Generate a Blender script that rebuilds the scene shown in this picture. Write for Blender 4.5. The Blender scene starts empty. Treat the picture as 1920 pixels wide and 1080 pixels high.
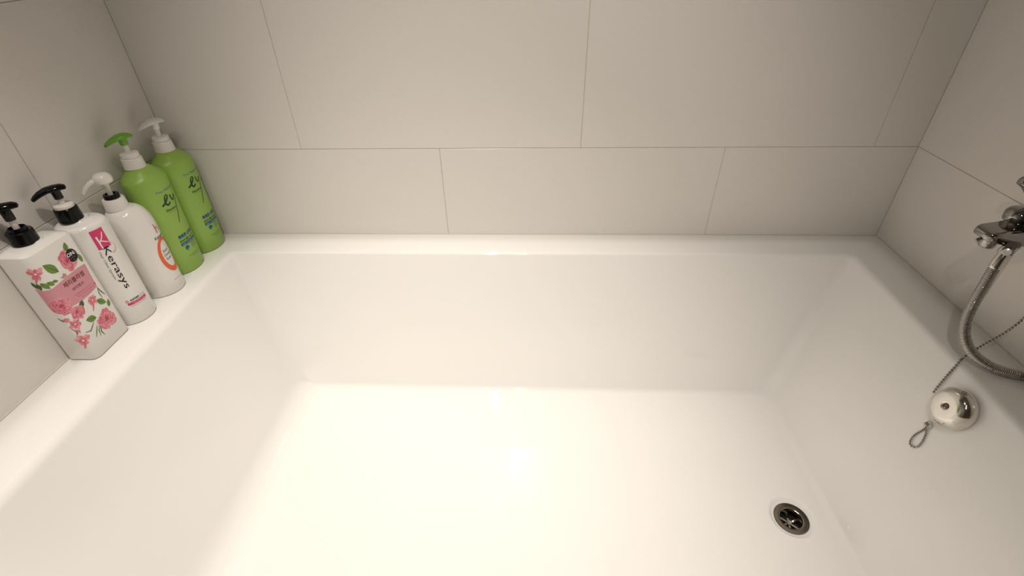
import bpy, bmesh, math, random
from mathutils import Vector, Matrix
import numpy as np

random.seed(7)
S = bpy.context.scene
COL = S.collection

# ------------------------------------------------------------------ camera
def cam_axes(yaw, pitch, roll):
    fwd = Vector((math.sin(yaw)*math.cos(pitch), math.cos(yaw)*math.cos(pitch), -math.sin(pitch)))
    right = Vector((math.cos(yaw), -math.sin(yaw), 0))
    up = right.cross(fwd)
    c, s = math.cos(roll), math.sin(roll)
    return c*right+s*up, -s*right+c*up, fwd
R_, U_, F_ = cam_axes(-0.051125, 0.625809, -0.02258)
cd = bpy.data.cameras.new('camera'); cam = bpy.data.objects.new('camera', cd); COL.objects.link(cam)
cd.sensor_width = 36.0; cd.lens = 921.916/1920*36; cd.clip_start = 0.02; cd.clip_end = 50
M = Matrix(((R_.x, U_.x, -F_.x, 0.770485), (R_.y, U_.y, -F_.y, -1.01683), (R_.z, U_.z, -F_.z, 0.577872), (0, 0, 0, 1)))
cam.matrix_world = M
S.camera = cam

# ------------------------------------------------------------------ world, lamps, exposure
w = bpy.data.worlds.new('world'); S.world = w; w.use_nodes = True
w.node_tree.nodes['Background'].inputs[0].default_value = (0.05, 0.045, 0.04, 1)
w.node_tree.nodes['Background'].inputs[1].default_value = 0.3
S.view_settings.view_transform = 'Standard'; S.view_settings.look = 'None'
S.view_settings.gamma = 1.0; S.view_settings.use_curve_mapping = False
S.view_settings.exposure = 0.06
CEIL = 1.75
WARM = (1.0, 0.91, 0.82)
# (x, y, watts, spot angle deg, blend, aim x, aim y)
LAMPS = [(0.54, -0.68, 120.0, 60, 1.0, 0.54, -0.67),
         (0.70, -1.10, 58.0, 52, 1.0, 0.74, 0.26),
         (0.45, -1.45, 15.0, 125, 1.0, 0.90, -0.9)]
for i, (lx, ly, wt, ang, bl, ax, ay) in enumerate(LAMPS):
    ld = bpy.data.lights.new('downlight_lamp', 'SPOT'); ld.energy = wt; ld.color = WARM
    ld.spot_size = math.radians(ang); ld.spot_blend = bl; ld.shadow_soft_size = 0.018
    lo = bpy.data.objects.new('downlight_lamp', ld); COL.objects.link(lo)
    lo.location = (lx, ly, CEIL-0.035)
    d = Vector((ax, ay, -0.4)) - Vector(lo.location)
    lo.rotation_euler = d.to_track_quat('-Z', 'Y').to_euler()

# ------------------------------------------------------------------ helpers
def tag(o, label=None, cat=None, group=None, kind=None):
    if label: o['label'] = label
    if cat: o['category'] = cat
    if group: o['group'] = group
    if kind: o['kind'] = kind
    return o

def empty(name, loc):
    o = bpy.data.objects.new(name, None); o.empty_display_size = 0.02
    COL.objects.link(o); o.location = loc
    return o

def finish(name, bm, mat, parent=None, smooth=True, sharp=35, recalc=True):
    if recalc: bmesh.ops.recalc_face_normals(bm, faces=bm.faces[:])
    if smooth:
        for f in bm.faces: f.smooth = True
        lim = math.radians(sharp)
        for e in bm.edges:
            if len(e.link_faces) == 2 and e.calc_face_angle(0) > lim: e.smooth = False
    me = bpy.data.meshes.new(name); bm.to_mesh(me); bm.free()
    for m in (mat if isinstance(mat, (list, tuple)) else [mat]): me.materials.append(m)
    o = bpy.data.objects.new(name, me); COL.objects.link(o)
    if parent: o.parent = parent
    return o

def loft(bm, rings, closed=True, cap0=False, cap1=False):
    vs = [[bm.verts.new(p) for p in r] for r in rings]
    n = len(vs[0])
    for a, b in zip(vs, vs[1:]):
        for i in range(n if closed else n-1):
            j = (i+1) % n
            bm.faces.new((a[i], a[j], b[j], b[i]))
    if cap0: bm.faces.new(vs[0])
    if cap1: bm.faces.new(vs[-1])
    return vs

def lathe(bm, prof, n=40, cap0=True, cap1=True, mat=None):
    """prof: (radius, z); mat: optional 4x4 placing the axis"""
    rings = []
    for r, z in prof:
        ring = [Vector((r*math.cos(2*math.pi*i/n), r*math.sin(2*math.pi*i/n), z)) for i in range(n)]
        rings.append([mat @ p for p in ring] if mat is not None else ring)
    return loft(bm, rings, True, cap0, cap1)

def axis_mat(origin, direction):
    q = Vector(direction).to_track_quat('Z', 'Y')
    return Matrix.Translation(Vector(origin)) @ q.to_matrix().to_4x4()

def box(bm, x0, x1, y0, y1, z0, z1, bev=0.0, seg=2):
    r = bmesh.ops.create_cube(bm, size=1)
    for v in r['verts']:
        v.co = Vector(((x0+x1)/2+v.co.x*(x1-x0), (y0+y1)/2+v.co.y*(y1-y0), (z0+z1)/2+v.co.z*(z1-z0)))
    if bev > 0:
        es = list({e for v in r['verts'] for e in v.link_edges})
        bmesh.ops.bevel(bm, geom=es, offset=bev, segments=seg, profile=0.5, affect='EDGES')

def catmull(pts, per=12):
    P = [Vector(p) for p in pts]; P = [2*P[0]-P[1]] + P + [2*P[-1]-P[-2]]
    out = []
    for i in range(1, len(P)-2):
        a, b, c, d = P[i-1:i+3]
        for k in range(per):
            t = k/per
            out.append(0.5*((2*b)+(c-a)*t+(2*a-5*b+4*c-d)*t*t+(3*b-a-3*c+d)*t**3))
    out.append(P[-2]); return out

def resample(pts, step):
    L = [0]
    for a, b in zip(pts, pts[1:]): L.append(L[-1]+(b-a).length)
    n = max(2, int(round(L[-1]/step)))
    out = []; k = 0
    for i in range(n+1):
        s = L[-1]*i/n
        while k < len(L)-2 and L[k+1] < s: k += 1
        t = (s-L[k])/max(1e-9, L[k+1]-L[k])
        out.append(pts[k].lerp(pts[k+1], t))
    return out

def frames(pts):
    T = []
    for i in range(len(pts)):
        a = pts[max(0, i-1)]; b = pts[min(len(pts)-1, i+1)]
        T.append((b-a).normalized())
    n = T[0].orthogonal().normalized(); out = []
    for t in T:
        n = (n - t*n.dot(t)).normalized()
        out.append((t, n, t.cross(n)))
    return out

def tube(bm, pts, radii, n=16, cap=True):
    fr = frames(pts)
    if not hasattr(radii, '__len__'): radii = [radii]*len(pts)
    rings = []
    for p, r, (t, a, b) in zip(pts, radii, fr):
        rings.append([p + r*(math.cos(2*math.pi*i/n)*a + math.sin(2*math.pi*i/n)*b) for i in range(n)])
    return loft(bm, rings, True, cap, cap)

# ------------------------------------------------------------------ materials
def mat(name, col, rough=0.4, metal=0.0, spec=0.5, coat=0.0, coat_r=0.03, sss=0.0, ior=1.5):
    m = bpy.data.materials.new(name); m.use_nodes = True
    b = m.node_tree.nodes['Principled BSDF']
    b.inputs['Base Color'].default_value = (*col, 1)
    b.inputs['Roughness'].default_value = rough; b.inputs['Metallic'].default_value = metal
    b.inputs['Specular IOR Level'].default_value = spec; b.inputs['IOR'].default_value = ior
    b.inputs['Coat Weight'].default_value = coat; b.inputs['Coat Roughness'].default_value = coat_r
    if sss > 0:
        b.inputs['Subsurface Weight'].default_value = sss
        b.inputs['Subsurface Radius'].default_value = (0.006, 0.005, 0.004)
    return m

def vary(m, scale, amount, stretch=(1, 1, 1), bump=0.0, bump_scale=None, dist=0.0005, detail=4):
    """fine colour and relief variation from object-space noise"""
    nt = m.node_tree; b = nt.nodes['Principled BSDF']
    tc = nt.nodes.new('ShaderNodeTexCoord'); mp = nt.nodes.new('ShaderNodeMapping')
    mp.inputs['Scale'].default_value = stretch
    nt.links.new(tc.outputs['Object'], mp.inputs[0])
    nz = nt.nodes.new('ShaderNodeTexNoise'); nz.inputs['Scale'].default_value = scale; nz.inputs['Detail'].default_value = detail
    nt.links.new(mp.outputs[0], nz.inputs['Vector'])
    col = tuple(b.inputs['Base Color'].default_value)[:3]
    mx = nt.nodes.new('ShaderNodeMix'); mx.data_type = 'RGBA'
    mx.inputs['A'].default_value = (*[c*(1-amount) for c in col], 1)
    mx.inputs['B'].default_value = (*[min(1, c*(1+amount)) for c in col], 1)
    nt.links.new(nz.outputs['Fac'], mx.inputs['Factor']); nt.links.new(mx.outputs['Result'], b.inputs['Base Color'])
    if bump > 0:
        n2 = nz
        if bump_scale:
            n2 = nt.nodes.new('ShaderNodeTexNoise'); n2.inputs['Scale'].default_value = bump_scale; n2.inputs['Detail'].default_value = 2
            nt.links.new(mp.outputs[0], n2.inputs['Vector'])
        bp = nt.nodes.new('ShaderNodeBump'); bp.inputs['Strength'].default_value = bump; bp.inputs['Distance'].default_value = dist
        nt.links.new(n2.outputs['Fac'], bp.inputs['Height']); nt.links.new(bp.outputs[0], b.inputs['Normal'])
    return m

M_tile = vary(mat('tile_glaze', (0.75, 0.722, 0.68), 0.24), 90, 0.035, (1, 1, 9), bump=0.10, dist=0.0003)
M_grout = vary(mat('grout', (0.58, 0.51, 0.43), 0.85), 60, 0.15)
M_tub = vary(mat('tub_acrylic', (0.86, 0.85, 0.825), 0.025, spec=0.5), 6, 0.01)
M_seal = mat('silicone_sealant', (0.60, 0.56, 0.48), 0.45)
M_floor = vary(mat('floor_stone', (0.16, 0.14, 0.12), 0.5), 40, 0.15)
M_ceil = vary(mat('ceiling_paint', (0.30, 0.275, 0.24), 0.7), 20, 0.02)
M_chrome = vary(mat('chrome', (0.36, 0.345, 0.325), 0.05, metal=1.0), 30, 0.02)
M_chromed = vary(mat('polished_steel', (0.72, 0.69, 0.64), 0.10, metal=1.0), 30, 0.02)
M_steel = vary(mat('drain_steel', (0.27, 0.24, 0.205), 0.16, metal=1.0), 50, 0.05)
M_hose = vary(mat('hose_steel', (0.52, 0.49, 0.45), 0.10, metal=1.0), 40, 0.04)
M_chain = vary(mat('chain_steel', (0.34, 0.315, 0.285), 0.12, metal=1.0), 40, 0.04)
M_gap = mat('dark_gap', (0.012, 0.011, 0.010), 0.6)
M_white = vary(mat('white_plastic', (0.80, 0.785, 0.745), 0.14, coat=0.3), 14, 0.01)
M_pump_w = vary(mat('white_pump_plastic', (0.80, 0.77, 0.72), 0.28, sss=0.0), 14, 0.01)
M_stem = vary(mat('translucent_stem_plastic', (0.74, 0.71, 0.68), 0.3), 14, 0.01)
M_black = vary(mat('black_plastic', (0.004, 0.004, 0.004), 0.14, spec=0.22), 14, 0.02)
M_green = vary(mat('green_plastic', (0.30, 0.49, 0.085), 0.36), 10, 0.03)
M_green_pump = vary(mat('green_pump_plastic', (0.16, 0.40, 0.03), 0.3), 10, 0.03)
def ink(name, c): return vary(mat(name, c, 0.4, spec=0.25), 200, 0.05)
I_pink = ink('band_pink_ink', (0.68, 0.31, 0.35)); I_p1 = ink('petal_pale_ink', (0.80, 0.36, 0.40)); I_p2 = ink('petal_mid_ink', (0.68, 0.15, 0.22))
I_p3 = ink('petal_deep_ink', (0.46, 0.05, 0.10)); I_p4 = ink('petal_salmon_ink', (0.74, 0.20, 0.22)); I_g1 = ink('leaf_ink', (0.16, 0.27, 0.05))
I_g2 = ink('leaf_dark_ink', (0.05, 0.10, 0.03)); I_mar = ink('maroon_ink', (0.13, 0.016, 0.03)); I_k = ink('black_ink', (0.006, 0.005, 0.005)); I_w = ink('white_ink', (0.85, 0.82, 0.80))
I_mag = ink('crimson_ink', (0.66, 0.055, 0.17)); I_grey = ink('grey_ink', (0.30, 0.27, 0.26)); I_or = ink('orange_ink', (0.80, 0.15, 0.055))
I_blue = ink('blue_ink', (0.015, 0.09, 0.30)); I_dg = ink('dark_green_ink', (0.02, 0.06, 0.03)); I_lg = ink('light_green_ink', (0.42, 0.62, 0.22)); I_red = ink('red_ink', (0.45, 0.03, 0.03))

# ------------------------------------------------------------------ room
XL, XR, ZJ, X1 = -0.0236, 1.5587, 0.2074, 0.2702
YF, ZF = -2.6, -0.56
TH = 0.008; JO = 0.0013; BASE = 0.003

_tile_cache = {}
def tile_mesh(wd, ht):
    k = (round(wd, 4), round(ht, 4))
    if k not in _tile_cache:
        bm = bmesh.new(); box(bm, 0, wd, -TH, 0, 0, ht, 0.0005, 1)
        for f in bm.faces: f.smooth = False
        me = bpy.data.meshes.new('tile'); bm.to_mesh(me); bm.free(); me.materials.append(M_tile)
        _tile_cache[k] = me
    return _tile_cache[k]

def tiled_wall(name, origin, along, normal, length, rows, parent_box):
    """tiles laid on a grout slab; local x runs along the wall, local -y is the room side"""
    bm = bmesh.new(); box(bm, *parent_box)
    wall = finish(name, bm, M_grout, smooth=False); tag(wall, kind='structure')
    ax = Vector(along); nr = Vector(normal)
    rot = Matrix((( ax.x, -nr.x, 0, 0), (ax.y, -nr.y, 0, 0), (0, 0, 1, 0), (0, 0, 0, 1)))
    for z0, z1, start in rows:
        u = start
        while u < length:
            a = u + JO/2 if u > 1e-6 else 0.0; b = u+0.6 - JO/2 if u+0.6 < length-1e-6 else length
            if b-a > 0.01:
                o = bpy.data.objects.new('tile', tile_mesh(b-a, z1-z0-JO)); COL.objects.link(o)
                p = Vector(origin) + ax*a
                o.matrix_world = Matrix.Translation((p.x, p.y, z0+JO/2)) @ rot
                o.parent = wall
            u += 0.6
rows = []
zz = ZJ - 0.9; k = -3
while zz < CEIL:
    rows.append((max(zz, ZF), min(zz+0.3, CEIL), k)); zz += 0.3; k += 1
# row k = 0 is the first full course above the tub's joint line
def rows_for(s_even, s_odd): return [(a, b, s_even if i % 2 == 0 else s_odd) for a, b, i in rows]
# the wall faces are where local -y = TH in front of the slab
back = rows_for(X1-0.6-XL-0.0, X1-0.3-XL-0.6)
tiled_wall('wall_back', (XL, TH, 0), (1, 0, 0), (0, -1, 0), XR-XL, back, (XL-0.06, XR+0.06, TH-0.0070, 0.06, ZF, CEIL))
lrows = rows_for(-(0.6-0.3085), 0.0085-0.6)
# left wall: runs from the back corner towards the room (local x along -y)
tiled_wall('wall_left', (XL-TH, 0, 0), (0, -1, 0), (1, 0, 0), -YF, lrows, (XL-0.06, XL-TH+0.0070, YF-0.02, 0.01, ZF, CEIL))
rrows = [(a, b, -0.3 if i % 2 == 0 else 0.0) for a, b, i in rows]
tiled_wall('wall_right', (XR+TH, YF, 0), (0, 1, 0), (-1, 0, 0), -YF, [(a, b, (0.2 if i % 2 == 0 else -0.1)-0.6) for a, b, i in rows], (XR+TH-0.0070, XR+0.06, YF-0.02, 0.01, ZF, CEIL))
bm = bmesh.new(); box(bm, XL-0.06, XR+0.06, YF-0.06, YF, ZF, CEIL); tag(finish('wall_front', bm, M_ceil, smooth=False), kind='structure')
bm = bmesh.new(); box(bm, XL-0.06, XR+0.06, YF-0.06, 0.06, ZF-0.05, ZF); tag(finish('floor', bm, M_floor, smooth=False), kind='structure')
bm = bmesh.new(); box(bm, XL-0.06, XR+0.06, YF-0.06, 0.06, CEIL, CEIL+0.05); tag(finish('ceiling', bm, M_ceil, smooth=False), kind='structure')

# sealant bead between tub rim and tiles
bm = bmesh.new()
for a, b in (((XL, 0), (XR, 0)), ((XL, 0), (XL, -0.87)), ((XR, 0), (XR, -0.87))):
    A = Vector((*a, 0)); B = Vector((*b, 0)); n = 24
    pts = [A.lerp(B, i/n) for i in range(n+1)]
    tube(bm, pts, [0.0012+0.0003*random.random() for _ in pts], 8)
tag(finish('trim_1', bm, M_seal), kind='structure')

# ------------------------------------------------------------------ bathtub
TUBF = -0.87; ZB = -0.347
DRX, DRY, DR_R = 1.2775, -0.4845, 0.0385
def zfloor(x, y): return ZB - 0.003*(x-0.2)
tub = empty('bathtub', (0.77, -0.43, ZF))
tag(tub, 'large white glossy bathtub with a flat rim filling the tiled alcove', 'bathtub')

def side_profile(rim, wall_bottom, re, rb):
    """(inward offset, z) polyline from rim outer edge over the rounded edge down to the floor"""
    out = [(0.0008, -0.02), (0.0008, -0.002), (0.0022, 0.0)]
    E = Vector((rim, 0.0)); B = Vector((wall_bottom, ZB)); F = Vector((wall_bottom+0.2, ZB))
    def corner(P, A, C, r, n):
        a = (A-P).normalized(); c = (C-P).normalized()
        ang = a.angle(c); d = r/math.tan(ang/2)
        p0 = P+a*d; p1 = P+c*d; bis = (a+c).normalized(); cen = P+bis*(r/math.sin(ang/2))
        v0 = p0-cen; v1 = p1-cen; res = []
        tot = v0.angle(v1)
        for i in range(n+1):
            t = i/n; v = (math.sin((1-t)*tot)*v0+math.sin(t*tot)*v1)/math.sin(tot)
            q = cen+v; res.append((q.x, q.y))
        return res
    arcE = corner(E, Vector((0, 0)), B, re, 8); arcB = corner(B, E, F, rb, 9)
    out.append((max(0.02, arcE[0][0]*0.55), 0.0))
    out += arcE
    for i in range(1, 6):
        t = i/6; out.append((arcE[-1][0]*(1-t)+arcB[0][0]*t, arcE[-1][1]*(1-t)+arcB[0][1]*t))
    out += arcB
    out.append((arcB[-1][0]+0.003, ZB))
    return out
pL = side_profile(0.088-XL, 0.193-XL, 0.017, 0.055)
pR = side_profile(XR-1.4614, XR-1.350, 0.012, 0.020)
pB = side_profile(0.0869, 0.1665, 0.0065, 0.012)
pF = side_profile(0.09, 0.15, 0.02, 0.04)
K = len(pL)
rcs = []
for k in range(K):
    if k < 3: rcs.append(0.004)
    elif k == 3: rcs.append(0.006)
    elif k < 13: rcs.append(0.012+0.004*(k-4)/8)
    elif k < 19: rcs.append(0.016+0.016*(k-12)/6)
    else: rcs.append(0.034)
NA, NX, NY = 8, 22, 12
def tub_ring(k):
    x0, zl = XL+pL[k][0], pL[k][1]; x1, zr = XR-pR[k][0], pR[k][1]
    y1, zb = -pB[k][0], pB[k][1]; y0, zf = TUBF+pF[k][0], pF[k][1]
    r = rcs[k]; P = []
    def side(a, b, z, n):
        for i in range(n): 
            t = i/n; P.append((a[0]*(1-t)+b[0]*t, a[1]*(1-t)+b[1]*t, z))
    def corner(cx, cy, a0, za, zb_):
        for i in range(NA):
            t = i/NA; a = a0+t*math.pi/2; s = t*t*(3-2*t)
            P.append((cx+r*math.cos(a), cy+r*math.sin(a), za*(1-s)+zb_*s))
    side((x1, y0+r), (x1, y1-r), zr, NY); corner(x1-r, y1-r, 0, zr, zb)
    side((x1-r, y1), (x0+r, y1), zb, NX); corner(x0+r, y1-r, math.pi/2, zb, zl)
    side((x0, y1-r), (x0, y0+r), zl, NY); corner(x0+r, y0+r, math.pi, zl, zf)
    side((x0+r, y0), (x1-r, y0), zf, NX); corner(x1-r, y0+r, 1.5*math.pi, zf, zr)
    out = []
    for x, y, z in P:
        b = min(1, max(0, z/ZB)); b = b*b
        out.append(Vector((x, y, z+b*(zfloor(x, y)-ZB))))
    return out
rings = [[Vector((p.x, p.y, ZF)) for p in tub_ring(0)]] + [tub_ring(k) for k in range(K)]
last = rings[-1]
def circ(R, dz=0.0):
    out = []
    for p in last:
        a = math.atan2(p.y-DRY, p.x-DRX); x = DRX+R*math.cos(a); y = DRY+R*math.sin(a)
        out.append(Vector((x, y, zfloor(x, y)+dz)))
    return out
c0 = circ(DR_R+0.006)
for i in range(1, 13):
    t = i/12; s = 1-(1-t)**1.6
    ring = []
    for a, b in zip(last, c0):
        x = a.x*(1-s)+b.x*s; y = a.y*(1-s)+b.y*s; ring.append(Vector((x, y, zfloor(x, y))))
    rings.append(ring)
for R, dz in ((DR_R+0.004, -0.0005), (DR_R+0.0015, -0.0018), (DR_R-0.0015, -0.0052), (DR_R-0.0035, -0.0064), (0.030, -0.0066)): rings.append(circ(R, dz))
bm = bmesh.new(); loft(bm, rings)
shell = finish('tub_shell', bm, M_tub, tub, sharp=60); shell.location = -Vector(tub.location)

# waste outlet
dz0 = zfloor(DRX, DRY)-0.0032
bm = bmesh.new()
lathe(bm, [(0.0322, -0.0040), (0.0322, -0.0026), (0.0312, -0.0016), (0.0280, -0.0020), (0.0235, -0.0034), (0.0216, -0.0030), (0.0206, -0.0036), (0.0202, -0.0055), (0.0200, -0.024), (0.0200, -0.032)], 56, False, False, Matrix.Translation((DRX, DRY, dz0)))
drain = finish('drain', bm, M_steel, tub); tag(drain, 'round steel waste outlet'); drain.location = -Vector(tub.location)
bm = bmesh.new(); lathe(bm, [(0.0201, -0.030), (0.0001, -0.0302)], 40, False, True, Matrix.Translation((DRX, DRY, dz0)))
finish('drain_well', bm, M_gap, drain)
bm = bmesh.new()
for i in range(3):
    a = i*math.pi/3+0.35; d = Vector((math.cos(a), math.sin(a), 0)); n = Vector((-d.y, d.x, 0)); c = Vector((DRX, DRY, dz0-0.019))
    q = []
    for zz_ in (-0.003, 0.0):
        q.append([c+d*s*0.0199+n*t*0.0017+Vector((0, 0, zz_)) for s, t in ((-1, -1), (1, -1), (1, 1), (-1, 1))])
    loft(bm, q, True, True, True)
lathe(bm, [(0.0055, -0.022), (0.0055, -0.017), (0.0042, -0.0158), (0.0001, -0.0155)], 20, True, True, Matrix.Translation((DRX, DRY, dz0)))
bmesh.ops.translate(bm, verts=bm.verts[:], vec=(0, 0, 0.0))
finish('strainer', bm, M_chromed, drain)

# overflow cover on the inner wall at the tap end
OVN = Vector((-0.9521, 0, 0.3059)).normalized()
def tubwall_x(z): return 1.4614 - 0.1114*(-z)/0.347
OV = Vector((tubwall_x(-0.0480)-0.0004, -0.4712, -0.0480))
om = axis_mat(OV, OVN)
bm = bmesh.new()
om = om @ Matrix.Diagonal((.935, .935, 1.0, 1.0))
lathe(bm, [(0.0330, 0.0), (0.0352, 0.0012), (0.0364, 0.0038), (0.0364, 0.0068), (0.0352, 0.0118), (0.0322, 0.0172), (0.0282, 0.0208), (0.0246, 0.0226), (0.0232, 0.0230), (0.0160, 0.0234), (0.0080, 0.0236), (0.0058, 0.0234), (0.0050, 0.0226)], 64, True, True, om)
cover = finish('overflow_cover', bm, M_chromed, tub, sharp=50); tag(cover, 'domed polished metal overflow cover'); cover.location = -Vector(tub.location)
bm = bmesh.new(); lathe(bm, [(0.0046, 0.0222), (0.0046, 0.0244), (0.0036, 0.0254), (0.0012, 0.0258)], 24, True, True, om)
finish('screw', bm, M_steel, cover)
bm = bmesh.new()
for a in (0.4, 0.4+math.pi/2):
    d = Vector((math.cos(a), math.sin(a), 0)); n = Vector((-d.y, d.x, 0)); q = []
    for zz_ in (0.0252, 0.0262): q.append([om @ (d*s*0.003+n*t*0.0006+Vector((0, 0, zz_))) for s, t in ((-1, -1), (1, -1), (1, 1), (-1, 1))])
    loft(bm, q, True, True, True)
finish('screw_slot', bm, M_gap, cover)

# ------------------------------------------------------------------ bottles
def ring_ell(hx, hy, z, n=64, e=2.0):
    out = []
    for i in range(n):
        a = 2*math.pi*i/n; c, s = math.cos(a), math.sin(a)
        out.append(Vector((hx*abs(c)**(2/e)*(1 if c >= 0 else -1), hy*abs(s)**(2/e)*(1 if s >= 0 else -1), z)))
    return out
def ring_rr(hx, hy, r, z, n=64):
    """rounded rectangle, n/4 points per corner arc"""
    out = []; m = n//4
    for q in range(4):
        sx = 1 if q in (0, 3) else -1; sy = 1 if q in (0, 1) else -1
        for i in range(m):
            t = i/(m-1); a = q*math.pi/2+t*math.pi/2
            out.append(Vector((sx*(hx-r)+r*math.cos(a), sy*(hy-r)+r*math.sin(a), z)))
    return out

class EllWrap:
    def __init__(s, hx, hy, e=2.0, u0=0.0):
        s.ph = np.linspace(-math.pi, math.pi, 4001); s.e, s.u0 = e, u0
        c, q = np.cos(s.ph), np.sin(s.ph); x = hx*np.sign(c)*np.abs(c)**(2/e); y = hy*np.sign(q)*np.abs(q)**(2/e)
        L = np.concatenate([[0], np.cumsum(np.hypot(np.diff(x), np.diff(y)))]); s.L = L-np.interp(0, s.ph, L); s.hx, s.hy = hx, hy
    def __call__(s, u, z, off):
        p = float(np.interp(u+s.u0, s.L, s.ph)); c, sn = math.cos(p), math.sin(p); k = 2/s.e
        c, sn = math.copysign(abs(c)**k, c), math.copysign(abs(sn)**k, sn)
        n = Vector((math.copysign(abs(c)**(s.e-1), c)/s.hx, math.copysign(abs(sn)**(s.e-1), sn)/s.hy, 0)).normalized()
        return Vector((s.hx*c, s.hy*sn, z))+n*off
class RectWrap:
    def __init__(s, hx, hy, r): s.hx, s.hy, s.r = hx, hy, r
    def __call__(s, u, z, off):
        sg = 1 if u >= 0 else -1; u = abs(u); f = s.hy-s.r; arc = s.r*math.pi/2
        if u <= f: x, y, nx, ny = s.hx, u, 1, 0
        elif u <= f+arc:
            a = (u-f)/s.r; nx, ny = math.cos(a), math.sin(a); x = s.hx-s.r+s.r*nx; y = f+s.r*ny
        else: x = s.hx-s.r-(u-f-arc); y = s.hy; nx, ny = 0, 1
        return Vector((x+nx*off, sg*(y+ny*off), z))

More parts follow.
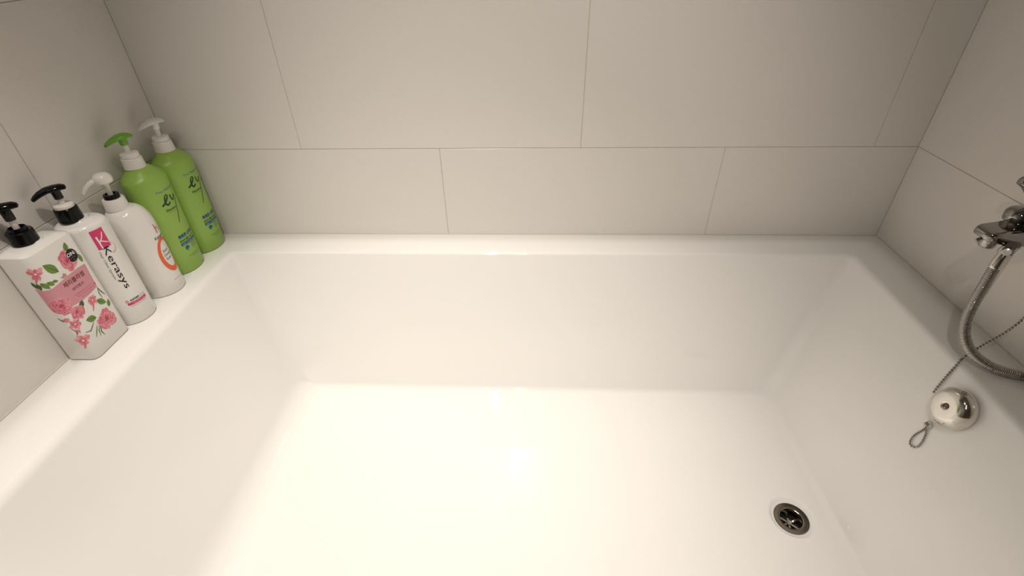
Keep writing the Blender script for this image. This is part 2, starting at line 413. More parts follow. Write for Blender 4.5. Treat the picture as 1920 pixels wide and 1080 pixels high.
class Print:
    """flat artwork in (u, z) millimetres, wrapped on a bottle's surface"""
    def __init__(s): s.bm = bmesh.new(); s.mats = []; s.lay = 0
    def idx(s, m):
        if m not in s.mats: s.mats.append(m)
        return s.mats.index(m)
    def poly(s, pts, m, h=0):
        i = s.idx(m); c = [sum(p[k] for p in pts)/len(pts) for k in (0, 1)]
        cv = s.bm.verts.new((c[0], c[1], h)); vs = [s.bm.verts.new((p[0], p[1], h)) for p in pts]
        for a, b in zip(vs, vs[1:]+vs[:1]):
            f = s.bm.faces.new((cv, a, b)); f.material_index = i
    def strip(s, pts, wid, m, h=0):
        i = s.idx(m); n = len(pts); L = []
        if not hasattr(wid, '__len__'): wid = [wid]*n
        for k in range(n):
            a = pts[max(0, k-1)]; b = pts[min(n-1, k+1)]; d = math.hypot(b[0]-a[0], b[1]-a[1]) or 1
            nx, ny = -(b[1]-a[1])/d, (b[0]-a[0])/d; q = wid[k]/2
            L.append((s.bm.verts.new((pts[k][0]+nx*q, pts[k][1]+ny*q, h)), s.bm.verts.new((pts[k][0]-nx*q, pts[k][1]-ny*q, h))))
        for a, b in zip(L, L[1:]):
            f = s.bm.faces.new((a[0], a[1], b[1], b[0])); f.material_index = i
    def text(s, txt, size, u, z, m, rot=0, bold=0.0, h=0, sx=1.0, fit=None, align='LEFT', shear=0.0, space=1.0):
        cu = bpy.data.curves.new('lettering', 'FONT'); cu.body = txt; cu.size = size; cu.resolution_u = 2
        cu.offset = bold; cu.align_x = align; cu.shear = shear; cu.space_line = space
        ob = bpy.data.objects.new('lettering', cu); COL.objects.link(ob)
        bpy.context.view_layer.update()
        dg = bpy.context.evaluated_depsgraph_get()
        me = bpy.data.meshes.new_from_object(ob.evaluated_get(dg))
        bpy.data.objects.remove(ob); bpy.data.curves.remove(cu)
        if len(me.vertices) == 0: return
        xs = [v.co.x for v in me.vertices]
        if fit: sx = fit/(max(xs)-min(xs))
        x00 = min(xs) if align == 'LEFT' else 0
        i = s.idx(m); n0 = len(s.bm.verts); f0 = len(s.bm.faces)
        s.bm.from_mesh(me); s.bm.verts.ensure_lookup_table(); s.bm.faces.ensure_lookup_table()
        c, sn = math.cos(rot), math.sin(rot)
        for v in s.bm.verts[n0:]:
            x, y = (v.co.x-x00)*sx, v.co.y; v.co = Vector((u+c*x-sn*y, z+sn*x+c*y, h))
        for f in s.bm.faces[f0:]: f.material_index = i
        bpy.data.meshes.remove(me)
    def petal_flower(s, cu, cz, R, h=0, seed=1, squash=1.0):
        rd = random.Random(seed)
        ox, oz = R*rd.uniform(-.16, .16), R*rd.uniform(-.05, .18)
        for lay, (fr, n, m) in enumerate(((1.0, 9, I_p1), (1.0, 8, I_p4), (0.86, 8, I_p1), (0.80, 7, I_p2), (0.66, 8, I_p1), (0.56, 6, I_p2), (0.44, 7, I_p1), (0.34, 5, I_p2), (0.20, 5, I_p3))):
            ph = rd.random()*6.28; cu_, cz_ = cu+ox*lay/8, cz+oz*lay/8
            for k in range(n):
                a = ph+6.283*k/n+rd.uniform(-.3, .3); rr = R*fr*rd.uniform(.72, 1.12); wd = rr*rd.uniform(.24, .42)
                pts = []
                for t, ww in ((0.1, .25), (0.4, .7), (0.68, 1.0), (0.86, .9), (0.97, .45)):
                    pts.append((t*rr, ww*wd*rd.uniform(.8, 1.15)))
                pts += [(rr*rd.uniform(.9, 1.0), 0)]+[(x, -y*rd.uniform(.8, 1.15)) for x, y in reversed(pts)]
                ca, sa = math.cos(a), math.sin(a)
                P_ = [(cu_+(x*ca-y*sa), cz_+(x*sa+y*ca)*squash) for x, y in pts]
                s.poly(P_, m, h+lay*0.5+0.03*k)
                if lay < 7:
                    for q in (-.45, .05, .5):
                        s.strip([(cu_+(x*ca-y*sa), cz_+(x*sa+y*ca)*squash) for x, y in ((rr*.3, wd*q*.4), (rr*.62, wd*q*.9), (rr*.93, wd*q*.8))], [R*.045, R*.04, R*.01], I_p3 if rd.random() < .55 else I_p2 if m is not I_p2 else I_p1, h+lay*0.5+0.30)
    def star_flower(s, cu, cz, R, h=0, seed=1, tail=None):
        rd = random.Random(seed)
        for lay, (fr, m) in enumerate(((1.0, I_p1), (0.85, I_p4), (0.55, I_p2))):
            n = 6 if lay == 0 else 5
            ph = rd.random()*6.28
            for k in range(n):
                a = ph+6.283*k/n+rd.uniform(-.3, .3); rr = R*fr*rd.uniform(.75, 1.15); wd = rr*.26
                P_ = [(0, 0), (rr*.4, wd*.8), (rr*.75, wd), (rr, wd*.15), (rr*.92, -wd*.5), (rr*.7, -wd*.9), (rr*.35, -wd*.6)]
                ca, sa = math.cos(a), math.sin(a)
                s.poly([(cu+x*ca-y*sa, cz+x*sa+y*ca) for x, y in P_], m, h+lay*.25+.02*k)
        if tail: s.strip([(cu, cz), ((cu+tail[0])/2+R*.1, (cz+tail[1])/2), tail], [R*.5, R*.3, R*.15], I_p4, h+.6)
        s.poly([(cu+R*.14*math.cos(k), cz+R*.14*math.sin(k)) for k in range(6)], I_w, h+.9)
    def leaf(s, u0, z0, u1, z1, wd, h=0, dark=False):
        d = math.hypot(u1-u0, z1-z0); cx, sx = (u1-u0)/d, (z1-z0)/d; P_ = []
        for t, q in ((0, 0), (.15, .55), (.35, .95), (.6, .9), (.82, .5), (1, 0)): P_.append((t*d, q*wd/2))
        P_ += [(x, -y) for x, y in reversed(P_[1:-1])]
        s.poly([(u0+x*cx-y*sx, z0+x*sx+y*cx) for x, y in P_], I_g2 if dark else I_g1, h)
        s.strip([(u0, z0), (u1, z1)], [wd*.10, wd*.03], I_g1 if dark else I_g2, h+.15)
    def build(s, name, wrap, parent, cut=2.5, lift=0.25):
        bm = s.bm
        if len(bm.verts) == 0: return None
        us = [v.co.x for v in bm.verts]; u = math.floor(min(us)/cut)*cut
        while u < max(us):
            u += cut
            bmesh.ops.bisect_plane(bm, geom=bm.verts[:]+bm.edges[:]+bm.faces[:], plane_co=(u, 0, 0), plane_no=(1, 0, 0), dist=1e-4)
        for v in bm.verts:
            v.co = wrap(v.co.x/1000, v.co.y/1000, (0.10+lift*0.28+v.co.z*0.045)/1000)
        me = bpy.data.meshes.new(name); bm.to_mesh(me); bm.free()
        for m in s.mats: me.materials.append(m)
        o = bpy.data.objects.new(name, me); COL.objects.link(o); o.parent = parent
        return o

def line(wrap, parent, lift, *a, **k):
    q = Print(); q.text(*a, **k); return q.build('lettering', wrap, parent, lift=lift)

def leafp(*a):
    q = Print(); q.leaf(*a); q.build('leaf_print', W1, lab, lift=.6)
def stalk(pts, wd, m):
    q = Print(); q.strip(pts, wd, m); q.build('stalk_print', W1, lab, lift=.6)

def offset_pump(b, dx, dy, dz=0.0, names=('collar', 'lock_ring', 'pump_stem', 'pump_socket', 'pump_head', 'collar_insert', 'neck_ring')):
    for c in b.children:
        if c.name.split('.')[0] in names: c.location = (dx, dy, dz)

NOZ = Vector((-0.66, -0.75, 0)).normalized()

def swept_head(bm, spine, n=24):
    """spine: (distance along nozzle direction, z, half width, up height, down height)"""
    side = Vector((-NOZ.y, NOZ.x, 0)); rings_ = []
    for i, (d, z, hw, hu, hd) in enumerate(spine):
        a = spine[max(0, i-1)]; b = spine[min(len(spine)-1, i+1)]
        t = (NOZ*(b[0]-a[0])+Vector((0, 0, b[1]-a[1]))).normalized()
        up = side.cross(t); up = -up if up.z < 0 else up
        ring = []
        for k in range(n):
            an = 2*math.pi*k/n; c, s_ = math.cos(an), math.sin(an)
            ring.append(NOZ*d+Vector((0, 0, z))+side*(hw*c)+up*((hu if s_ > 0 else hd)*s_))
        rings_.append(ring)
    loft(bm, rings_, True, True, True)

def bottle(x, y, label):
    o = empty('pump_bottle', (x, y, 0.0)); return tag(o, label, 'bottle', 'pump bottles on the rim')

def body(name, rings_, m, parent, sharp=40):
    bm = bmesh.new(); loft(bm, rings_, True, True, True); return finish(name, bm, m, parent, sharp=sharp)
def turned(name, prof, m, parent, n=40, sharp=35):
    bm = bmesh.new(); lathe(bm, prof, n); return finish(name, bm, m, parent, sharp=sharp)

# ---- bottle 1: boxy white body wash with peony label
b = bottle(0.0042, -0.3945, 'boxy white pump bottle with pink peony label and black pump')
HX, HY, RC = 0.0275, 0.0435, 0.012
rg = []
for hx, hy, r, z in ((HX-.004, HY-.004, .009, 0.0006), (HX-.0012, HY-.0012, RC-.001, 0.0012), (HX, HY, RC, 0.0035), (HX, HY, RC, .07), (HX, HY, RC, .14), (HX, HY, RC, .2005), (HX-.0008, HY-.0008, RC, .2035), (HX-.003, HY-.003, RC-.001, .2055), (HX-.009, HY-.012, .010, .2085)):
    rg.append(ring_rr(hx, hy, r, z))
rg.append(ring_ell(.0162, .0162, .2098)); rg.append(ring_ell(.0150, .0150, .2115))
body('body', rg, M_white, b, 30)
turned('collar', [(.0172, .2100), (.0176, .2106), (.0176, .2120), (.0168, .2290), (.0158, .2302), (.012, .2304)], M_black, b)
bm = bmesh.new(); lathe(bm, [(.0118, .2300), (.0114, .2352), (.0098, .2356), (.0094, .2310)], 40, False, False)
finish('lock_ring', bm, M_black, b)
turned('pump_stem', [(.0042, .2300), (.0040, .2560)], M_stem, b, 20)
turned('pump_socket', [(.0062, .2475), (.0064, .2480), (.0068, .2640)], M_black, b, 24)
bm = bmesh.new()
swept_head(bm, [(-.0165, .2650, .004, .002, .001), (-.0158, .2655, .0075, .0045, .002), (-.011, .2665, .0095, .0065, .003), (0, .2672, .0098, .007, .004), (.010, .2668, .0088, .0065, .004), (.020, .2645, .0072, .0055, .004), (.028, .2605, .0058, .0045, .0035), (.0335, .2565, .0045, .0032, .0025), (.0345, .2555, .002, .001, .001)])
finish('pump_head', bm, M_black, b)
offset_pump(b, -.0035, -.0040)
W1 = RectWrap(HX, HY, RC)
p = Print()
p.poly([(-58, 150.5), (-50, 147.0), (-40, 145.8), (-25, 146.8), (-5, 148.6), (15, 149.2), (31.5, 148), (30, 126), (28.5, 104), (10, 101.5), (-8, 101), (-25, 103.5), (-40, 108), (-57, 115), (-57.5, 132)], I_pink)
lab = p.build('printed_label', W1, b); tag(lab, 'pink printed band with flowers and Korean lettering')
p = Print(); p.petal_flower(10, 168, 18.5, 0, 3, 1.0); p.build('peony_print', W1, lab, lift=.45)
p = Print(); p.petal_flower(-40, 111.5, 17, 0, 5, .95); p.build('peony_print', W1, lab, lift=.45)
p = Print(); p.petal_flower(-25, 90, 12.5, 0, 8, 1.0); p.build('peony_print', W1, lab, lift=.75)
p = Print(); p.petal_flower(12, 46.5, 19, 0, 11, 1.0); p.build('peony_print', W1, lab, lift=.45)
p = Print(); p.star_flower(-43, 176, 12, 0, 2, (-50, 160)); p.build('blossom_print', W1, lab, lift=.45)
p = Print(); p.star_flower(-38, 76, 10, 0, 4); p.build('blossom_print', W1, lab, lift=.45)
p = Print(); p.star_flower(-41, 62, 5, 0, 5); p.build('blossom_print', W1, lab, lift=.45)
p = Print(); p.star_flower(8, 90, 10.5, 0, 6, (-1, 74)); p.build('blossom_print', W1, lab, lift=.5)
p = Print(); p.star_flower(-42, 43, 13, 0, 7, (-46, 27)); p.build('blossom_print', W1, lab, lift=.45)
p = Print(); p.star_flower(-9, 152, 4.5, 0, 9); p.build('bud_print', W1, lab, lift=.5)
p = Print(); p.star_flower(-45, 88, 5, 0, 10); p.build('bud_print', W1, lab, lift=.5)
p = Print(); p.poly([(27.5+2*math.cos(t), 111+3*math.sin(t)) for t in np.linspace(0, 5.8, 9)], I_p2); p.build('drop_print', W1, lab, lift=.5)
p = Print()
leafp(-13, 162, -29.5, 184, 14, 0); leafp(16, 180, 21, 195, 9, 0); leafp(30, 168, 30.5, 152, 7, 0)
for q in ((-57, 163, -53, 150, 6), (-50, 160, -49, 147, 7), (-45, 160, -38, 147, 8), (-38, 158, -30, 149, 7), (-31, 155, -22, 151, 5)): leafp(*q, 0, q[0] < -48)
leafp(-16, 92, -7, 102, 9, 0, True); leafp(14, 85, 27, 71, 11, 0); leafp(-3, 62, -21, 70, 12, 0); leafp(28, 61, 33, 74, 7, 0)
stalk([(-56, 92), (-50, 86), (-44, 88)], [1, 3, 1.5], I_g2); stalk([(-46, 70), (-42, 62), (-44, 56)], [1, 1.4, .8], I_g2)
for q in (((-33, 54), (-24, 50), (-12, 58)), ((-22, 34), (-16, 42), (-10, 50)), ((-14, 30), (-12, 40), (-6, 48)), ((-7, 27), (-9, 36), (-5, 46)), ((26, 82), (25, 92), (28, 103)), ((33, 84), (30, 92), (28, 101)), ((-16, 153), (-12, 150), (-8, 153))): stalk(q, [.8, 1.9, 1.0], I_g2 if q[0][0] % 2 else I_g1)
line(W1, lab, .6, '체리블라썸', 10.2, -20, 134.5, I_mar, bold=.16, rot=-.02, fit=41); line(W1, lab, .6, '바디워시', 6.6, -10.5, 122.6, I_mar, bold=.09, rot=-.02, fit=22)
line(W1, lab, .6, '체리블라썸 향기 바디워시', 2.9, -12, 113.5, I_p2, rot=-.02, fit=33); line(W1, lab, .6, '풍부한 꽃잎 향기가 은은하게', 2.9, -9, 109.2, I_p2, rot=-.02, fit=32); line(W1, lab, .6, '촉촉하게 남는 바디워시', 2.9, -4, 104.6, I_p2, rot=-.02, fit=22)
p = Print()
p.poly([(20+9.6*math.cos(t), 171.5+11*math.sin(t)) for t in np.linspace(0, 6.1, 32)], I_k)
line(W1, lab, 1.0, 'ON:', 8.2, 11.8, 171.5, I_w, h=1.2, bold=.22, fit=15.5); line(W1, lab, 1.0, 'THE BODY', 1.8, 15, 167.2, I_grey, h=1.2, fit=9.5); line(W1, lab, 1.0, '+', 3.0, 19.2, 162.2, I_w, h=1.2)
p.build('badge', W1, lab, lift=1.0)

# ---- bottle 2: round-shouldered white, crimson logo, black collar
b = bottle(0.0124, -0.3137, 'slim white pump bottle with crimson square and vertical black lettering, second from the front')
hx, hy = 0.0355, 0.0348
rg = [ring_ell(hx-.004, hy-.004, .0006, e=2.2), ring_ell(hx-.001, hy-.001, .0014, e=2.2), ring_ell(hx, hy, .004, e=2.2)]
for z in (.05, .10, .15): rg.append(ring_ell(hx, hy, z, e=2.2))
for t in np.linspace(0, 1, 8):
    a = t*math.pi/2; q = (hx-.008*(1-math.cos(a)))/hx; rg.append(ring_ell(hx*q, hy*q, .1935+.008*math.sin(a), e=2.2))
rg += [ring_ell(.0175, .0175, .2035), ring_ell(.0155, .0155, .2050), ring_ell(.0150, .0150, .2070)]
body('body', rg, M_white, b, 50)
turned('collar', [(.0168, .2055), (.0172, .2062), (.0172, .2075), (.0163, .2275), (.0150, .2288), (.0125, .2290)], M_black, b)
turned('collar_insert', [(.0138, .2280), (.0136, .2335), (.0124, .2346), (.0060, .2348)], M_pump_w, b)
turned('pump_stem', [(.0044, .2335), (.0040, .2500)], M_stem, b, 20)
turned('pump_socket', [(.0060, .2440), (.0062, .2445), (.0064, .2540), (.0074, .2590)], M_black, b, 24)
bm = bmesh.new()
swept_head(bm, [(-.0145, .2580, .004, .002, .001), (-.0138, .2588, .0085, .0045, .002), (-.009, .2600, .0105, .0060, .003), (0, .2605, .0105, .0062, .004), (.010, .2600, .0092, .006, .004), (.019, .2575, .0075, .0052, .004), (.026, .2540, .006, .0042, .0035), (.031, .2505, .0045, .003, .0025), (.032, .2497, .002, .001, .001)])
finish('pump_head', bm, M_black, b)
offset_pump(b, -.0050, -.0045)
W2 = EllWrap(hx+.0001, hy+.0001, 2.2, -.0055)
p = Print()
p.poly([(-18.5, 191.5), (2.5, 191.5), (2.5, 157), (-18.5, 157)], I_mag)
lab = p.build('printed_label', W2, b, lift=.9); tag(lab, 'crimson logo square with white K')
p = Print()
K_ = [(-13, 180), (-12.4, 170), (-12, 157)]; p.strip(K_, [2.6, 2.2, 1.9], I_w); p.strip([(-1.5, 184), (-6, 175), (-12, 168.5)], [1.6, 1.8, 2.0], I_w); p.strip([(-9.5, 171), (-4, 167), (2, 163.5)], [2.0, 1.7, .8], I_w)
p.build('brand_mark', W2, lab, lift=1.1)
p = Print(); p.strip([(1+8*math.cos(t), 153+8*math.sin(t)*1.1) for t in np.linspace(1.5, -1.9, 20)], np.linspace(.3, 1.1, 20), I_p1); p.build('curl_print', W2, lab, lift=.9)
line(W2, lab, .9, 'Kerasys', 15.5, -13.5, 158.5, I_k, rot=-math.pi/2, bold=.0, fit=84); line(W2, lab, .9, 'Hair Clinic System', 4.6, -20.5, 153, I_grey, rot=-math.pi/2, fit=55)
p = Print(); p.poly([(-23, 46), (13.5, 45), (13.5, 40), (-23, 41)], I_mag); p.strip([(-20, 37.6), (13, 37)], .7, I_p1)
p.strip([(-22+2.0*math.cos(t), 50+2.0*math.sin(t)) for t in np.linspace(0, 6.28, 14)], .8, I_mag)
line(W2, lab, .9, '손상모발용', 4.4, -17, 48.3, I_k, bold=.12, fit=17); line(W2, lab, .9, '샴푸 600', 4.2, 2, 47.8, I_grey, fit=11); line(W2, lab, .9, '볼륨 클리닉 샴푸', 3.0, -14, 42.0, I_p1, h=1, fit=22)
p.build('footer_print', W2, lab, lift=.9)

# ---- bottle 3: round white with orange ring
b = bottle(0.0162, -0.2270, 'rounded white pump bottle with orange ring label and black neck ring, beside the green bottles')
hx, hy = 0.0392, 0.0376
rg = [ring_ell(hx-.004, hy-.004, .0006), ring_ell(hx-.001, hy-.001, .0014), ring_ell(hx, hy, .004)]
for z in (.04, .08, .115): rg.append(ring_ell(hx, hy, z))
for t in np.linspace(0, 1, 14):
    a = t*math.pi/2; q = (0.0175+(hx-.0175)*math.cos(a)**.9)/hx if t < 1 else .0175/hx; rg.append(ring_ell(hx*q, hy*q, .138+.0445*math.sin(a)))
rg.append(ring_ell(.0165, .0165, .1845))
body('body', rg, M_white, b, 50)
turned('collar', [(.0188, .1825), (.0192, .1832), (.0190, .1850), (.0172, .2015), (.0160, .2030), (.0120, .2032)], M_pump_w, b)
bm = bmesh.new(); lathe(bm, [(.0126, .2025), (.0122, .2105), (.0112, .2112), (.0082, .2110), (.0078, .2040)], 40, False, False)
finish('neck_ring', bm, M_black, b)
turned('pump_stem', [(.0046, .2035), (.0042, .2180), (.0052, .2300), (.0070, .2380)], M_stem, b, 24)
bm = bmesh.new()
lathe(bm, [(.0095, .2325), (.0138, .2335), (.0148, .2370), (.0143, .2420), (.0122, .2465), (.0088, .2488), (.0045, .2496), (.0005, .2498)], 40)
head = finish('pump_head', bm, M_pump_w, b)
bm = bmesh.new()
swept_head(bm, [(.004, .2400, .0062, .0045, .005), (.012, .2395, .0058, .0045, .0045), (.020, .2370, .0050, .0038, .0038), (.027, .2320, .0042, .0034, .0032), (.0325, .2260, .0036, .003, .0028), (.0350, .2222, .0032, .0026, .0024)], 20)
finish('spout', bm, M_pump_w, head)
offset_pump(b, -.0045, -.0030)
W3 = EllWrap(hx+.0001, hy+.0001)
p = Print(); N_ = 56
def oval(t, a, c): return (7+a*math.cos(t), 79+c*math.sin(t))
i_ = p.idx(I_or); vo = []
for t in np.linspace(0, 2*math.pi, N_, endpoint=False):
    o_ = oval(t, 22, 37); n_ = (7.5+15.3*math.cos(t), 81+28.5*math.sin(t)); vo.append((p.bm.verts.new((*o_, 0)), p.bm.verts.new((*n_, 0))))
for a, c in zip(vo, vo[1:]+vo[:1]): p.bm.faces.new((a[0], c[0], c[1], a[1])).material_index = i_
lab = p.build('printed_label', W3, b); tag(lab, 'orange ring print')
line(W3, lab, .3, 'Extra', 8.0, -3.5, 86.5, I_grey, bold=.08, fit=15); line(W3, lab, .3, 'Damage', 8.0, -4.5, 78, I_grey, bold=.08, fit=21); line(W3, lab, .3, 'Rinse', 8.0, -3.5, 69.5, I_grey, bold=.08, fit=15); line(W3, lab, .3, 'Kerasys', 8.5, -7, 116, I_k, bold=.06, fit=27); line(W3, lab, .3, 'hair clinic', 2.4, 6, 110, I_grey, fit=14); line(W3, lab, .3, 'Kerasys rinse for damaged hair', 2.4, -9, 26, I_grey, fit=30)
p = Print(); p.strip([(4, 146), (4.6, 137), (5, 127)], [1.6, 2.0, 2.2], I_mag); p.strip([(5, 134), (9, 139), (13, 132), (15, 127)], [1.2, 1.6, 1.5, .8], I_mag); p.build('brand_mark', W3, lab, lift=.3)

# ---- bottles 4 and 5: green shampoo and rinse
def green_bottle(x, y, label, headmat, dx=0.0, dy=0.0):
    b = bottle(x, y, label); hx, hy = 0.0350, 0.0436
    rg = [ring_ell(hx-.0045, hy-.0045, .0006), ring_ell(hx-.002, hy-.002, .0014), ring_ell(hx-.001, hy-.001, .004)]
    for z, q in ((.05, .985), (.10, .99), (.15, 1.0), (.185, 1.005)): rg.append(ring_ell(hx*q, hy*q, z))
    for t, (q, z) in enumerate(((1.005, .199), (.998, .2045), (.972, .2088), (.925, .2120), (.84, .2152), (.73, .2192), (.63, .2228))):
        k = t/6; rg.append(ring_ell(hx*q*(1-k*.15)+.0195*k*.15, hy*q*(1-k*.3)+.0195*k*.3, z))
    rg += [ring_ell(.0188, .0190, .2262), ring_ell(.0168, .0168, .2275)]
    body('body', rg, M_green, b, 50)
    turned('collar', [(.0184, .2268), (.0188, .2274), (.0184, .2290), (.0172, .2455), (.0164, .2468), (.0150, .2470), (.0150, .2478), (.0156, .2480), (.0152, .2550), (.0140, .2562), (.0060, .2565)], M_pump_w, b, 44, 25)
    turned('pump_stem', [(.0048, .2560), (.0044, .2760)], M_pump_w, b, 20)
    turned('pump_socket', [(.0062, .2672), (.0066, .2676), (.0078, .2790)], headmat if headmat is M_green_pump else M_pump_w, b, 24)
    bm = bmesh.new()
    swept_head(bm, [(-.0185, .2795, .003, .001, .001), (-.0175, .2800, .0070, .0028, .0015), (-.012, .2808, .0105, .0058, .002), (-.004, .2815, .0120, .0072, .003), (.005, .2808, .0118, .0068, .0035), (.014, .2785, .0098, .0056, .0035), (.022, .2755, .0072, .0042, .003), (.0275, .2730, .0052, .0030, .0025), (.029, .2722, .003, .0015, .0015)])
    hd = finish('pump_head', bm, headmat, b)
    tipc = NOZ*.0288+Vector((0, 0, .2718)); bm = bmesh.new(); lathe(bm, [(.0026, 0), (.0024, .0012)], 16, True, True, axis_mat(tipc, NOZ+Vector((0, 0, -.5)))); finish('nozzle_hole', bm, M_gap if headmat is M_green_pump else M_pump_w, hd)
    offset_pump(b, dx, dy); offset_pump(b, dx, dy, .0035, ('pump_head', 'pump_socket'))
    W = EllWrap(hx, hy); p = Print()
    i_ = p.idx(I_blue)
    p.poly([(-22, 67.5), (21, 67), (21, 61.5), (-22, 61.8)], I_blue)
    lab = p.build('printed_label', W, b, lift=.5); tag(lab, 'dark script lettering and blue text block')
    p = Print()
    e = [(-23, 153), (-16, 157), (-9, 163), (-5, 168.5), (-7, 171.5), (-11, 169), (-14, 161), (-13.5, 154), (-10, 151.5), (-4, 155)]
    ee = [(q.x, q.y) for q in catmull([(a, c, 0) for a, c in e], 6)]; p.strip(ee, [2.0+1.7*abs(math.sin(k*.09+.8)) for k in range(len(ee))], I_dg)
    yv = [(2, 168), (2.5, 161), (4.5, 156.5), (8, 157), (12, 161.5), (15.5, 163.5), (14.5, 158), (9.5, 145), (4, 129), (-4, 110)]
    ee = [(q.x, q.y) for q in catmull([(a, c, 0) for a, c in yv], 6)]; p.strip(ee, [max(1.0, 3.4-.042*k) for k in range(len(ee))], I_dg, .1)
    p.build('script_print', W, lab, lift=.5)
    p = Print()
    line(W, lab, .55, 'The Natural', 6.2, -25, 178.5, I_blue, rot=.0, fit=46); line(W, lab, .55, 'Elastine', 6.6, -19.5, 139.5, I_dg, bold=.06, fit=25); line(W, lab, .55, 'hair science', 2.4, -16, 135.8, I_dg, fit=20)
    line(W, lab, .55, '촉촉한 스타일', 9.0, -21.5, 77.8, I_blue, bold=.26, fit=42); line(W, lab, .55, '풍성한 볼륨 허브 샴푸', 4.0, -22, 70.4, I_dg, bold=.1, fit=42)
    line(W, lab, .55, '보습 스타일링 샴푸', 4.3, -19.5, 62.6, I_lg, h=1.2, fit=36)
    line(W, lab, .55, '모발 두피', 3.0, -1, 56.5, I_blue, fit=17); line(W, lab, .55, '영양 공급', 3.0, -1, 52, I_blue, fit=17); line(W, lab, .55, '자연 성분', 2.8, -1, 47.6, I_dg, fit=16)
    line(W, lab, .55, 'Elastine herbal care', 2.6, -16, 35, I_dg, fit=32); line(W, lab, .55, 'shampoo 600 ml', 2.2, -10, 31, I_dg, fit=22)
    p = Print(); p.poly([(-12+4.6*math.cos(t)*(1+.15*math.sin(3*t)), 53.5+4.6*math.sin(t)*(1+.12*math.cos(4*t))) for t in np.linspace(0, 6.1, 20)], I_blue); p.poly([(-11+1.6*math.cos(t), 51+1.3*math.sin(t)) for t in np.linspace(0, 5.8, 9)], I_lg, 1)
    p.build('emblem', W, lab, lift=.55)
    return b
green_bottle(0.0120, -0.1436, 'green pump bottle with a green pump head, between the white bottles and the corner', M_green_pump, -.0028, -.0022)
green_bottle(0.0135, -0.0555, 'green pump bottle with an all white pump, tucked into the wall corner', M_pump_w, -.0015, 0.0)

# ------------------------------------------------------------------ mixer tap
tap = empty('mixer_tap', (XR, -0.327, 0.193)); tag(tap, 'chrome wall mixer tap with a flat spout above the shower hose', 'tap')
def tl(v): return Vector(v)-Vector((XR, -0.327, 0.193))
bm = bmesh.new(); rg = []
def rr2(x, y0, y1, z0, z1, r, n=8):
    out = []; r = min(r, (y1-y0)/2-1e-4, (z1-z0)/2-1e-4)
    for cy_, cz_, a0 in ((y1-r, z1-r, 0), (y0+r, z1-r, 1), (y0+r, z0+r, 2), (y1-r, z0+r, 3)):
        for i in range(n):
            a = (a0+i/(n-1))*math.pi/2; out.append(tl((x, cy_+r*math.cos(a), cz_+r*math.sin(a))))
    return out
for x, y0, y1, z0, z1, r in ((1.5560, -.3600, -.2900, .1760, .2080, .005), (1.530, -.3560, -.2960, .1790, .2050, .004), (1.51, -.3515, -.3030, .1790, .2015, .003), (1.488, -.3495, -.3080, .1800, .2000, .0026), (1.475, -.3490, -.3100, .1812, .1992, .0026), (1.4670, -.3480, -.3110, .1832, .1985, .003), (1.4610, -.3455, -.3135, .1840, .1972, .0035), (1.4570, -.3420, -.3165, .1855, .1955, .004), (1.4555, -.3380, -.3200, .1880, .1938, .002)):
    rg.append(rr2(x, y0, y1, z0, z1, r))
loft(bm, rg, True, True, True)
spout = finish('spout', bm, M_chrome, tap, sharp=28)
bm = bmesh.new(); lathe(bm, [(.0095, -.0125), (.0100, -.012), (.0112, -.010), (.0116, .001), (.0116, .006)], 32, True, True, axis_mat(tl((1.4725, -.3330, .1830)), (0, 0, 1))); finish('aerator', bm, M_chrome, spout)
bm = bmesh.new(); lathe(bm, [(.0026, 0), (.0026, .007), (.002, .008)], 16, True, True, axis_mat(tl((1.4610, -.331, .1825)), (-1, -.2, -.35))); finish('diverter_pin', bm, M_chrome, spout)
bm = bmesh.new(); lathe(bm, [(.034, 0), (.034, .003), (.031, .006), (.024, .0075)], 40, True, True, axis_mat(tl((XR-.0002, -.325, .190)), (-1, 0, 0))); finish('wall_flange', bm, M_chrome, tap)
bm = bmesh.new(); lathe(bm, [(.0130, 0), (.0130, .010), (.012, .012)], 40, True, True, axis_mat(tl((1.526, -.331, .2005)), (0, 0, 1))); finish('hub_reflection_stub', bm, M_black, tap)  # black stub added to stand for the hub's dark reflection in the spout top
bm = bmesh.new(); lathe(bm, [(.0190, -.002), (.0205, .000), (.0210, .008), (.0205, .0125), (.0180, .0165), (.0135, .0192), (.007, .0205), (.001, .021)], 48, True, True, axis_mat(tl((1.524, -.307, .2015)), (0, 0, 1)))
hub = finish('lever_hub', bm, M_chrome, tap)
bm = bmesh.new(); lathe(bm, [(.003, 0), (.0028, .0006), (.001, .0009)], 16, True, True, axis_mat(tl((1.5170, -.3195, .2175)), (-.35, -.62, .70))); finish('hot_mark', bm, I_red, hub)
bm = bmesh.new()
pts = catmull([tl((1.536, -.305, .218)), tl((1.530, -.303, .238)), tl((1.515, -.299, .256)), tl((1.501, -.294, .2635))], 6)
tube(bm, pts, [.0065+.003*math.sin(math.pi*i/(len(pts)-1)) if i < len(pts)-2 else .0055*(len(pts)-1-i)+.0015 for i in range(len(pts))], 20)
finish('lever', bm, M_chrome, hub)
# outlet elbow under the spout that carries the hose
EL = Vector((1.4695, -.3680, .1800))
bm = bmesh.new(); tube(bm, catmull([tl((1.50, -.345, .1795)), tl((1.49, -.352, .1780)), tl((1.480, -.360, .1780)), tl((1.474, -.3645, .1785))], 5), [.0095]*15+[.0080], 28)
outlet = finish('hose_outlet', bm, M_chrome, tap)
bm = bmesh.new(); lathe(bm, [(.0050, -.004), (.0054, .0006), (.0054, .0055), (.0048, .0065), (.001, .0068)], 36, True, True, axis_mat(tl(EL+Vector((-.0030, -.0055, .0035))), (-.62, -.62, .50))); tag(finish('end_cap', bm, M_white, outlet), 'white round end cap')

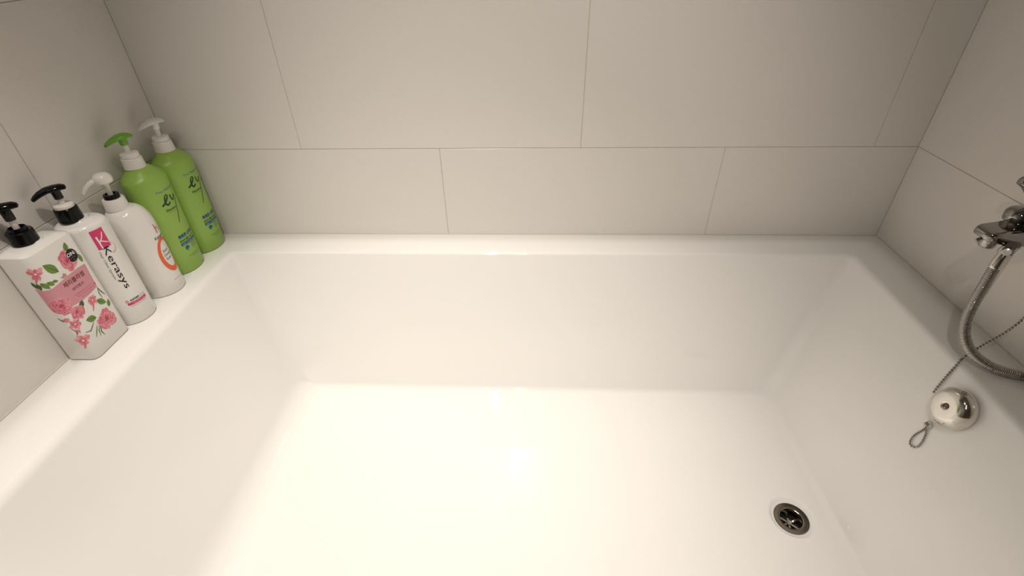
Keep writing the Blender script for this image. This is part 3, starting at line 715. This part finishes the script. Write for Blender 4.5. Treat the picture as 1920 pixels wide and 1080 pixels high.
# ------------------------------------------------------------------ shower hose
HP = [(1.4672, -.3722, .180), (1.4605, -.3770, .164), (1.4570, -.3820, .130), (1.4552, -.3860, .097), (1.4545, -.3922, .070), (1.4560, -.4008, .050), (1.4622, -.4122, .0325), (1.4748, -.4240, .0195), (1.4925, -.4370, .0115), (1.5118, -.4455, .0092), (1.5290, -.4525, .0092), (1.5430, -.4640, .0092), (1.5490, -.4850, .0092), (1.5490, -.53, .0092), (1.5490, -.62, .0092)]
hose = empty('shower_hose', (1.4672, -.3722, .180)); tag(hose, 'ribbed metal shower hose looping from the tap onto the tub rim', 'hose')
off = Vector((1.4672, -.3722, .180))
path = resample([p_-off for p_ in catmull(HP, 16)], 0.0004)
start = int(.024/.0004); bm = bmesh.new(); pts = []; rad = []
for i in range(start-4, len(path), 1):
    q = i % 6
    pts.append(path[i]); rad.append((.0068, .0068, .0076, .0077, .0077, .0076)[q])
tube(bm, pts, rad, 18); bm.faces.ensure_lookup_table()
for k in range(len(rad)-1):
    if rad[k] < .007 and rad[k+1] < .007:
        for f in bm.faces[k*18:(k+1)*18]: f.material_index = 1
finish('ribbed_sleeve', bm, [M_hose, M_gap], hose, sharp=50)
bm = bmesh.new(); fp = path[:start]; tube(bm, fp[::6]+[fp[-1]], [.0082]*(len(fp[::6]))+[.0078], 28)
finish('ferrule', bm, M_chromed, hose, sharp=40)

# ------------------------------------------------------------------ bead chain
def beads(bm, path_, r=0.0021, step=0.0050):
    pts_ = resample(path_, step)
    for p_ in pts_: bmesh.ops.create_icosphere(bm, subdivisions=2, radius=r, matrix=Matrix.Translation(p_))
    tube(bm, resample(path_, 0.004), 0.0005, 6)
CH0 = Vector((1.4430, -.4262, -.0485))
chain = empty('bead_chain', CH0); tag(chain, 'thin metal bead chain running from the overflow cover over the rim', 'chain')
up = [(1.4395, -.4290, -.0545), (1.4436, -.4255, -.0460), (1.4510, -.4212, -.0230), (1.4580, -.4175, -.0050), (1.4640, -.4130, .0026), (1.4740, -.4065, .0042), (1.4860, -.4080, .030), (1.4990, -.4150, .066), (1.5100, -.4150, .094), (1.5250, -.4040, .130), (1.5380, -.3850, .168)]
bm = bmesh.new(); beads(bm, [q-CH0 for q in catmull(up, 10)]); finish('chain_run', bm, M_chain, chain)
def onwall(y, z, lift=.0022): return Vector((tubwall_x(z)-lift, y, z))
lp = [onwall(-.4655, -.1010, .004), onwall(-.4645, -.1080), onwall(-.4625, -.1220), onwall(-.4640, -.1330), onwall(-.4690, -.1395), onwall(-.4755, -.1385), onwall(-.4800, -.1310), onwall(-.4775, -.1190), onwall(-.4710, -.1070), onwall(-.4665, -.1010, .004)]
bm = bmesh.new(); beads(bm, [q-CH0 for q in catmull(lp, 8)], .0018, .0042); finish('chain_loop', bm, M_chain, chain)
bm = bmesh.new()
c_ = onwall(-.4625, -.0955, .005)-CH0
bmesh.ops.create_icosphere(bm, subdivisions=3, radius=.0034, matrix=Matrix.Translation(c_))
rp = [c_+Vector((0, -.0050+.0062*math.cos(t), .004+.0058*math.sin(t))) for t in np.linspace(0, 2*math.pi, 25)]
tube(bm, rp, .0007, 8, False); finish('clasp', bm, M_chain, chain)

# ------------------------------------------------------------------ ceiling downlights
M_lamp = bpy.data.materials.new('lamp_glow'); M_lamp.use_nodes = True
nt = M_lamp.node_tree; nt.nodes.clear(); em = nt.nodes.new('ShaderNodeEmission'); out_ = nt.nodes.new('ShaderNodeOutputMaterial')
em.inputs[0].default_value = (*WARM, 1); em.inputs[1].default_value = 40; nt.links.new(em.outputs[0], out_.inputs[0])
for (lx, ly, *_), lb in zip(LAMPS, ('round ceiling downlight above the bathtub', 'round ceiling downlight just outside the tub, right of its neighbour', 'round ceiling downlight farthest from the tiled back wall')):
    o = empty('ceiling_downlight', (lx, ly, CEIL)); tag(o, lb, 'light', 'ceiling downlights')
    bm = bmesh.new(); lathe(bm, [(.020, 0), (.046, 0), (.046, -.004), (.040, -.006), (.022, -.004)], 40, False, False); finish('trim_ring', bm, M_pump_w, o)
    bm = bmesh.new(); lathe(bm, [(.020, -.0015), (.001, -.0016)], 32, True, True); finish('diffuser', bm, M_lamp, o)
